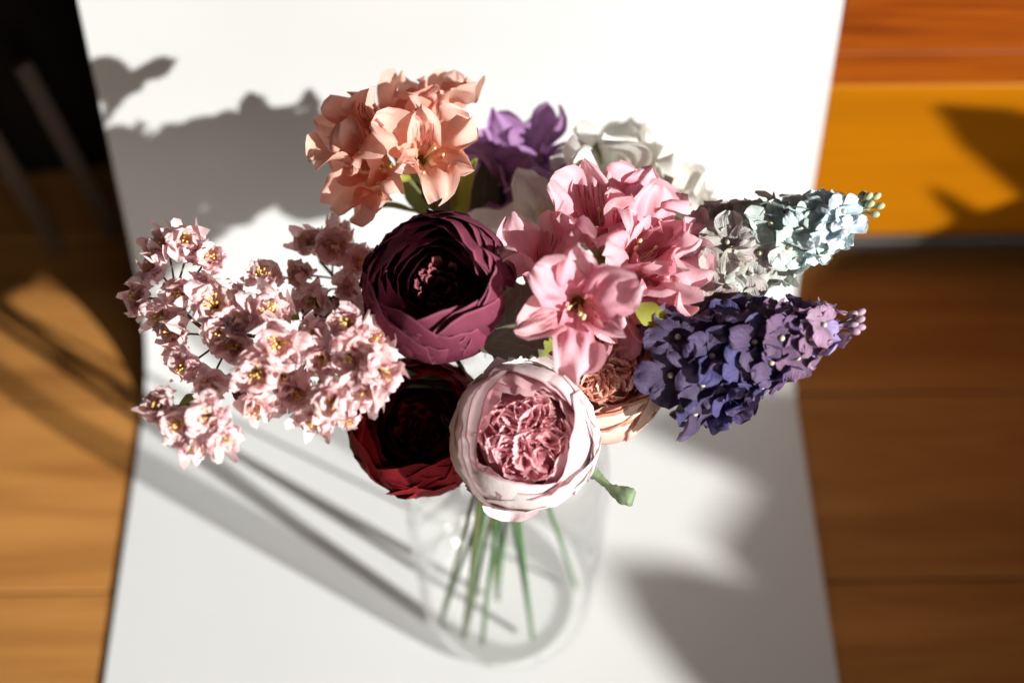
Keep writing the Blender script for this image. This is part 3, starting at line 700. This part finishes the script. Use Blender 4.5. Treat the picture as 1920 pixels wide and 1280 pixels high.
# ------------------------------------------------------------------ hydrangea cones
HY = []
hr = random.Random(77)
for k in range(14):
    g = free_petal(hr, 0.0125*hr.uniform(.9, 1.12), 0.0072*hr.uniform(.9, 1.12), W_ROUND, math.radians(hr.uniform(55, 78)), math.radians(hr.uniform(72, 112)), 1.0, hr.uniform(-.15, .45), hr.uniform(.08, .26), hr.uniform(1, 2.2), 9, 8, 0.0006, crum=.28, twist=hr.uniform(-.3, .3))
    HY.append(mk('floret_petal', *g, M_hydr))
HC = mk('floret_bead', *ball(V3((0, 0, 0.0012)), 0.00165, 10, 7, 1, 1.1), M_bead)
def hydrangea(name, label, ft, B, T, rb, rt, N, colf, seed, sz0, sz1, budmat, buds):
    r = random.Random(seed)
    t = thing(name, label, 'flower', ft, 'hydrangea cones on the right')
    axv = (T-B); Ln = axv.length; axv.normalize()
    stem_part(t, B + axv*Ln*0.9, axv, ft, M_stemd, 0.0014, via=B)
    x = (TO - axv*TO.dot(axv)).normalized(); y = axv.cross(x)
    ga = PI*(3-math.sqrt(5))
    for i in range(N):
        f = (i+0.5)/N; f = 1-(1-f)**0.62 if False else f
        s = f**1.0
        rad = lerp(rb, rt, s**1.2)*(1 if s > .12 else .8+1.6*s)
        an = i*ga + r.uniform(-.2, .2)
        ez = x*math.cos(an) + y*math.sin(an)
        size = lerp(sz0, sz1, s)*r.uniform(.9, 1.1)
        P = B + axv*(Ln*s) + ez*(rad*r.uniform(.86, 1.08))
        A = (ez*1.0 + axv*(0.28+0.6*s**3) + V3((r.uniform(-.35, .35), r.uniform(-.35, .35), r.uniform(-.35, .35)))).normalized()
        c0 = B + axv*(Ln*s*0.9)
        q = frame(P, A, r.uniform(0, 6.28))
        inv = q.inverted()
        st = [inv @ c0, inv @ c0.lerp(P, .5), V3((0, 0, -0.0005))]
        fo = obj('floret', mk('floret', *tube(st, 0.0006, 5), M_stemd), t, under(t, q))
        for k in range(4):
            obj('petal', r.choice(HY), fo, Matrix.Rotation(k*PI/2+r.uniform(-.14, .14), 4, 'Z') @ Matrix.Rotation(r.uniform(-.12, .12), 4, 'Y') @ Matrix.Diagonal((size*r.uniform(.9, 1.1), size*r.uniform(.9, 1.1), size, 1)), jit(r, colf(s, r), .10))
        obj('bead', HC, fo, Matrix.Scale(min(1.0, size), 4))
    for (d, l) in buds:
        e = T + d*l
        m = T + d*l*0.5 + axv*0.002
        pts = [p - t.location for p in bez([T-axv*0.006, m, e], 5)]
        parts = [tube(pts, 0.00055, 6)]
        parts.append(ball(e-t.location, 0.0019, 8, 6, 1, 1.45, d))
        obj('bud', mk('bud', *join(parts), budmat), t)
    return t
def mixcol(tab, s):
    for (a, x), (b, y) in zip(tab, tab[1:]):
        if s <= b: return tuple(lerp(p, q, (s-a)/(b-a)) for p, q in zip(x, y))
    return tab[-1][1]
PC = [(0, (.088, .060, .120)), (.3, (.095, .068, .150)), (.6, (.120, .080, .165)), (.78, (.22, .12, .21)), (1, (.48, .31, .45))]
def pcol(s, r):
    c = mixcol(PC, s)
    return (c[0]*.85, c[1]*1.05, c[2]*1.3) if r.random() < .25 else c
BC = [(0, (.56, .50, .46)), (.3, (.58, .56, .52)), (.5, (.60, .67, .62)), (.8, (.60, .71, .72)), (1, (.68, .82, .90))]
def bcol(s, r):
    c = mixcol(BC, s)
    return (c[0]*1.0, c[1]*.88, c[2]*.92) if (s < .55 and r.random() < .4) else c
B_, T_ = V3((0.1091, 0.3939, 0.3180)), V3((0.1873, 0.4025, 0.3450))
e0 = (T_-B_).normalized()
hydrangea('hydrangea', 'dark purple hydrangea cone fading to mauve at its tip', V3((-0.0054, 0.3769, 0.0090)), B_, T_, 0.0290, 0.0080, 50, pcol, 12, 1.32, 0.76, M_beadm,
    [((e0+UP*a+TO*b).normalized(), l) for a, b, l in ((.3, .2, .012), (.0, .4, .015), (-.3, .1, .014), (.2, -.1, .016), (-.15, .3, .011), (-.5, .3, .012))])
B_, T_ = V3((0.1263, 0.4522, 0.3300)), V3((0.1983, 0.4561, 0.3680))
e0 = (T_-B_).normalized()
hydrangea('hydrangea', 'pale grey hydrangea cone with ice blue tip and green buds', V3((-0.0054, 0.3785, 0.0090)), B_, T_, 0.0255, 0.0070, 48, bcol, 19, 1.14, 0.84, M_beadg,
    [((e0+UP*a+TO*b).normalized(), l) for a, b, l in ((.9, .0, .012), (.5, .2, .014), (.25, .0, .017), (.1, .3, .013), (-.1, .1, .017), (-.35, .1, .014), (.35, -.2, .012), (.0, -.1, .010))])

# ------------------------------------------------------------------ blossom branches on the left
BP = []
br = random.Random(101)
for k in range(16):
    g = free_petal(br, 0.0120*br.uniform(.8, 1.15), 0.0072*br.uniform(.8, 1.2), W_BLOS, math.radians(br.uniform(15, 35)), math.radians(br.uniform(75, 150)), 1.2, br.uniform(-.2, .8), br.uniform(.32, .62), br.uniform(1.5, 3.0), 11, 11, 0.0008, crum=.55, twist=br.uniform(-.7, .7))
    BP.append(mk('blossom_petal', *g, M_bloss))
BI = []
for k in range(8):
    g = free_petal(br, 0.0100*br.uniform(.85, 1.1), 0.0062*br.uniform(.9, 1.2), W_BLOS, math.radians(br.uniform(5, 20)), math.radians(br.uniform(40, 85)), 1.2, br.uniform(.1, .6), br.uniform(.2, .4), br.uniform(1.3, 2.4), 9, 9, 0.0008, crum=.5, twist=br.uniform(-.7, .7))
    BI.append(mk('blossom_petal', *g, M_bloss))
STM = []
for k in range(4):
    parts = []
    for i in range(9):
        an = br.uniform(0, 6.28); q = br.uniform(0, .55)
        e = V3((math.cos(an)*q, math.sin(an)*q, 1)).normalized()*0.0092*br.uniform(.8, 1.1)
        parts.append(tube([V3((0, 0, 0)), e], 0.0002, 4, False)); parts.append(ball(e, 0.00062, 6, 4))
    STM.append(mk('stamens', *join(parts), M_stam))
def blossom(t, P, A, s, from_, r):
    s *= r.uniform(.84, 1.14); shut = r.random() < .28      # some are only half open
    M = frame(P, A, r.uniform(0, 6.28)); inv = M.inverted()
    st = tube(bez([inv @ from_, (inv @ from_)*0.45 + V3((0, 0, -0.003)), V3((0, 0, 0.0005))], 4), 0.0006, 5)
    cal = tube([V3((0, 0, -0.003)), V3((0, 0, -0.001)), V3((0, 0, 0.001))], lambda q: 0.0007+0.0009*q, 7)
    b = obj('blossom', mk('blossom', *join([st, cal]), M_stemd), t, under(t, M))
    n = r.choice((6, 7))
    for i in range(n):
        obj('petal', r.choice(BP), b, Matrix.Rotation(i*2*PI/n+r.uniform(-.25, .25), 4, 'Z') @ Matrix.Diagonal(((s*.84, s*.95, s*1.12, 1) if shut else (s, s, s, 1))) @ Matrix.Scale(r.uniform(.85, 1.12), 4), jit(r, WHITE, .06))
    for i in range(4):
        obj('petal', r.choice(BI), b, Matrix.Rotation(i*2*PI/4+.5+r.uniform(-.3, .3), 4, 'Z') @ Matrix.Diagonal(((s*.84, s*.95, s*1.12, 1) if shut else (s, s, s, 1))) @ Matrix.Scale(r.uniform(.85, 1.12), 4), jit(r, WHITE, .06))
    obj('stamens', r.choice(STM), b, Matrix.Rotation(r.uniform(-.3, .3), 4, 'X') @ Matrix.Scale(s, 4))
def branch(name, label, ft, nodes_, blooms, seed, leaves, buds=()):
    r = random.Random(seed)
    t = thing(name, label, 'flower', ft, 'blossom branches on the left')
    main = bez([ft, NECK + V3((-.015, -.005, 0))] + nodes_, 8)
    obj('branch', mk('branch', *tube([p-t.location for p in main], lambda s: 0.0015-0.0005*s, 8), M_stemd), t)
    tail = main[len(main)//3:]
    for (x, y, z, a, s) in blooms:
        P = V3((x, y, z))
        f = min(tail, key=lambda q: (q-(P-TO*0.012+V3((.012, 0, -.004)))).length)
        blossom(t, P, ax(*a), s, f, r)
    for (P, D, N, L, W, mat) in leaves:
        leaf(t, P, D, N, L, W, mat, .5, 0, .3, .1, r=r)
    for (P, D) in buds:
        me = mk('bud', *ball(P-t.location, 0.0035, 10, 8, 1, 2.0, D), M_budr); obj('bud', me, t)
    return t
bl = [(-0.1325, 0.4488, 0.3430, (0.5, 0.3, 0.8), 1.1), (-0.1530, 0.4578, 0.3380, (-0.4, 0.6, 0.7), 1.1), (-0.1330, 0.4331, 0.3420, (0.3, -0.2, 0.9), 1.1), (-0.1524, 0.4246, 0.3330, (-0.4, -0.3, 0.8), 1.05), (-0.1177, 0.4290, 0.3380, (0.2, 0.5, 0.8), 1.0), (-0.1419, 0.4551, 0.3450, (.1, .5, .8), 1.15), (-0.1576, 0.4489, 0.3350, (-.6, .3, .6), 1.0), (-0.1639, 0.4354, 0.3300, (-.7, -.1, .7), 1.05), (-0.1411, 0.4294, 0.3450, (-.3, -.3, .9), 1.1),
      (-0.1238, 0.4191, 0.3450, (.1, .2, 1), 1.1), (-0.1222, 0.4078, 0.3400, (.2, -.1, .9), 1.1), (-0.1421, 0.4132, 0.3300, (-.6, .1, .7), 1.0), (-0.1361, 0.3952, 0.3300, (-.5, -.2, .8), 1.1),
      (-0.1267, 0.3870, 0.3250, (.2, -.4, .8), 1.0), (-0.1058, 0.4469, 0.3250, (.1, .8, .5), 1.0), (-0.1105, 0.4125, 0.3400, (-.1, .4, .9), 1.0), (-0.0963, 0.4131, 0.3450, (.1, .4, .9), 1.12), (-0.0901, 0.3925, 0.3500, (.2, -.1, 1), 1.12), (-0.1102, 0.4012, 0.3350, (-.4, 0, .9), 1.0),
      (-0.0991, 0.3802, 0.3450, (-.1, -.3, 1), 1.18), (-0.0888, 0.3833, 0.3350, (.3, -.2, .9), 1.0), (-0.0988, 0.3694, 0.3350, (-.1, -.7, .7), 1.1), (-0.0831, 0.3810, 0.3300, (.2, -.5, .8), 1.05)]
n0 = [V3((-0.0485, 0.4163, 0.2850)), V3((-0.0749, 0.4207, 0.3100)), V3((-0.1070, 0.4178, 0.3200)), V3((-0.1299, 0.4147, 0.3300)), V3((-0.1500, 0.4316, 0.3350))]
branch('blossom_branch', 'longest blush pink blossom branch reaching far to the left', V3((-0.0216, 0.3858, 0.0090)), n0, bl, 41, [
    (V3((-0.1055, 0.4259, 0.3350)), ax(.8, -.4, .2), ax(0, .3, 1), .016, .004, M_leafg), (V3((-0.1253, 0.4345, 0.3400)), ax(.5, -.4, .3), ax(.3, .3, 1), .012, .004, M_leafy),
    (V3((-0.0954, 0.4293, 0.3300)), ax(.6, -.3, .2), ax(0, .3, 1), .014, .005, M_leafy), (V3((-0.1508, 0.4250, 0.3300)), ax(-.2, .8, .3), ax(.4, 0, 1), .012, .003, M_leafg)],
    [(V3((-0.1187, 0.4097, 0.3200)), ax(-.9, .2, .2))])
bl = [(-0.1431, 0.3664, 0.3350, (-.6, .1, .8), 1.0), (-0.1351, 0.3577, 0.3350, (-.2, -.3, 1), 1.05), (-0.1225, 0.3576, 0.3400, (.2, .2, 1), 1.05), (-0.1161, 0.3499, 0.3350, (.4, -.4, .8), 1.05), (-0.1287, 0.3509, 0.3300, (-.1, -.7, .6), .95)]
n1 = [V3((-0.0511, 0.4095, 0.2850)), V3((-0.0857, 0.4040, 0.3050)), V3((-0.1139, 0.3932, 0.3150)), V3((-0.1254, 0.3790, 0.3200))]
branch('blossom_branch', 'short blush blossom spray, lowest at the far left', V3((-0.0054, 0.3781, 0.0090)), n1, bl, 42, [
    (V3((-0.1324, 0.3823, 0.3200)), ax(-.6, -.4, .3), ax(0, .3, 1), .014, .004, M_leafg)], [(V3((-0.1122, 0.3820, 0.3200)), ax(.4, -.6, .3))])
bl = [(-0.0722, 0.3998, 0.3450, (-.2, .2, 1), 1.05), (-0.0562, 0.4012, 0.3520, (.1, .3, 1), 1.1), (-0.0668, 0.3882, 0.3450, (-.1, -.3, 1), 1.0), (-0.0544, 0.3873, 0.3500, (.1, -.2, 1), 1.05), (-0.0465, 0.3968, 0.3450, (.5, .2, .8), .95),
      (-0.0389, 0.3758, 0.3520, (.2, -.2, 1), 1.2), (-0.0450, 0.3717, 0.3450, (-.2, -.6, .8), .9), (-0.0608, 0.3652, 0.3450, (-.1, -.3, .9), 1.1), (-0.0558, 0.3611, 0.3350, (.2, -.7, .6), .85), (-0.0689, 0.3613, 0.3350, (-.3, -.7, .6), .95)]
n2 = [V3((-0.0273, 0.4064, 0.3000)), V3((-0.0448, 0.3971, 0.3250)), V3((-0.0634, 0.3974, 0.3300))]
branch('blossom_branch', 'blush blossom spray with yellow stamens beside the two dark ranunculus', V3((-0.0054, 0.3766, 0.0090)), n2, bl, 43, [
    (V3((-0.0703, 0.3768, 0.3300)), ax(.4, .8, .3), ax(.3, 0, 1), .012, .004, M_leafg)])
bl = [(-0.0821, 0.4803, 0.3150, (-.3, .5, .8), 1.05), (-0.0699, 0.4748, 0.3180, (.2, .4, .9), 1.1), (-0.0847, 0.4610, 0.3150, (-.4, .0, .9), 1.15), (-0.0795, 0.4503, 0.3100, (0, -.5, .8), 1.05), (-0.0694, 0.4903, 0.3100, (.2, .8, .5), .9),
      (-0.0538, 0.4660, 0.3150, (-.1, .4, .9), 1.1), (-0.0575, 0.4499, 0.3150, (-.4, 0, .9), 1.1), (-0.0498, 0.4358, 0.3150, (-.2, -.4, .9), 1.1)]
n3 = [V3((-0.0198, 0.4475, 0.2900)), V3((-0.0432, 0.4551, 0.2950)), V3((-0.0637, 0.4627, 0.3000)), V3((-0.0794, 0.4813, 0.3000))]
branch('blossom_branch', 'shaded blush blossom branch behind and left of the burgundy ranunculus', V3((0.0181, 0.4046, 0.0090)), n3, bl, 44, [
    (V3((-0.0808, 0.4539, 0.3000)), ax(-.9, .0, .2), ax(0, .3, 1), .02, .004, M_leafd), (V3((-0.0658, 0.4466, 0.3000)), ax(-.9, .2, .2), ax(0, .3, 1), .03, .008, M_leafd)],
    [(V3((-0.0778, 0.4310, 0.3150)), ax(-.9, .2, .2))])

# ------------------------------------------------------------------ broad-leaved plant between window and bouquet
def build_plant():
    M_pl = petal_mat('plant_leaf', [(0, (.05, .10, .04)), (1, (.06, .12, .045))], .05, .4)
    M_pot = plain('clay_pot', (.35, .16, .09), .8, .2, 30, .2)
    base = V3((2.20, -0.72, -0.002))
    t = thing('potted_plant', 'broad leaved potted plant standing between window and flowers', 'plant', base)
    crown = V3((2.18, -0.70, 0.98))
    rp = [(0.0, 0.0), (0.10, 0.0), (0.13, 0.22), (0.14, 0.22), (0.14, 0.26), (0.125, 0.26), (0.12, 0.23), (0.0, 0.23)]
    V, F = [], []
    for rr, z in rp:
        for i in range(28): V.append(V3((rr*math.cos(2*PI*i/28), rr*math.sin(2*PI*i/28), z)))
    for k in range(len(rp)-1):
        for i in range(28):
            a = k*28+i; b = k*28+(i+1) % 28; F.append((a, b, b+28, a+28))
    obj('pot', mk('pot', V, F, None, M_pot, False), t)
    obj('trunk', mk('trunk', *tube([p-base for p in bez([base+V3((0, 0, .22)), base+V3((.02, .01, .6)), crown], 6)], 0.012, 8), M_stemd), t)
    S = 2.3/14.0
    def bigleaf(tip, bas, hw, k):
        d = (bas-tip); n = d.length; d.normalize(); s = d.cross(V3((0, 1, 0)) if abs(tip.z) > .01 else V3((0, 0, 1))).normalized()
        def fn(u, v):
            q = bas.lerp(tip, v) + s*(u*hw*prof([(0, .55), (.3, 1.0), (.6, .92), (.85, .5), (1, .02)], v))
            ray = (LAMP-q)
            return q + ray*(S*k) + ray.normalized()*(0.03*math.cos(u*1.3)+0.05*v*v) - base
        lf = obj('leaf', mk('leaf', *grid(9, 15, fn), M_pl), t)
        st = fn(0, 0.02)
        obj('leaf_stalk', mk('leaf_stalk', *tube(bez([crown-base-V3((0, 0, .08)), (crown-base).lerp(st, .5)+V3((0, 0, .05)), st], 6), 0.004, 6), M_stemd), t)
    bigleaf(V3((0.0921, 0.4394, 0.0000)), V3((0.3049, 0.2876, 0.0000)), 0.056, 1.0)
    bigleaf(V3((0.1048, 0.5622, -0.0000)), V3((0.3681, 0.5208, 0.0000)), 0.048, 1.05)
    bigleaf(V3((0.1703, 0.4530, 0.0000)), V3((0.4319, 0.4489, 0.0000)), 0.12, .95)
    bigleaf(V3((0.1853, 0.3258, 0.0000)), V3((0.4322, 0.3712, 0.0000)), 0.12, 1.1)
    bigleaf(V3((0.2184, 0.6246, 0.0000)), V3((0.4940, 0.6206, 0.0000)), 0.12, 1.0)
    bigleaf(V3((0.2559, 0.6871, 0.0000)), V3((0.5096, 0.6836, 0.0000)), 0.075, 1.08)
    bigleaf(V3((0.1916, 0.3830, 0.0000)), V3((0.5108, 0.4520, 0.0000)), 0.16, .9)
    bigleaf(V3((0.2071, 0.5232, 0.0000)), V3((0.5412, 0.5605, 0.0000)), 0.16, 1.12)
    bigleaf(V3((0.2179, 0.3553, 0.0000)), V3((0.5194, 0.3505, 0.0000)), 0.16, .88)
    bigleaf(V3((0.3354, 0.7065, 0.1815)), V3((0.6473, 0.7065, 0.0034)), 0.050, .33)
    bigleaf(V3((0.3528, 0.7065, 0.0930)), V3((0.4851, 0.7065, -0.0306)), 0.014, .30)
    bigleaf(V3((0.3562, 0.7065, 0.0158)), V3((0.5926, 0.7065, 0.0796)), 0.045, .36)
build_plant()
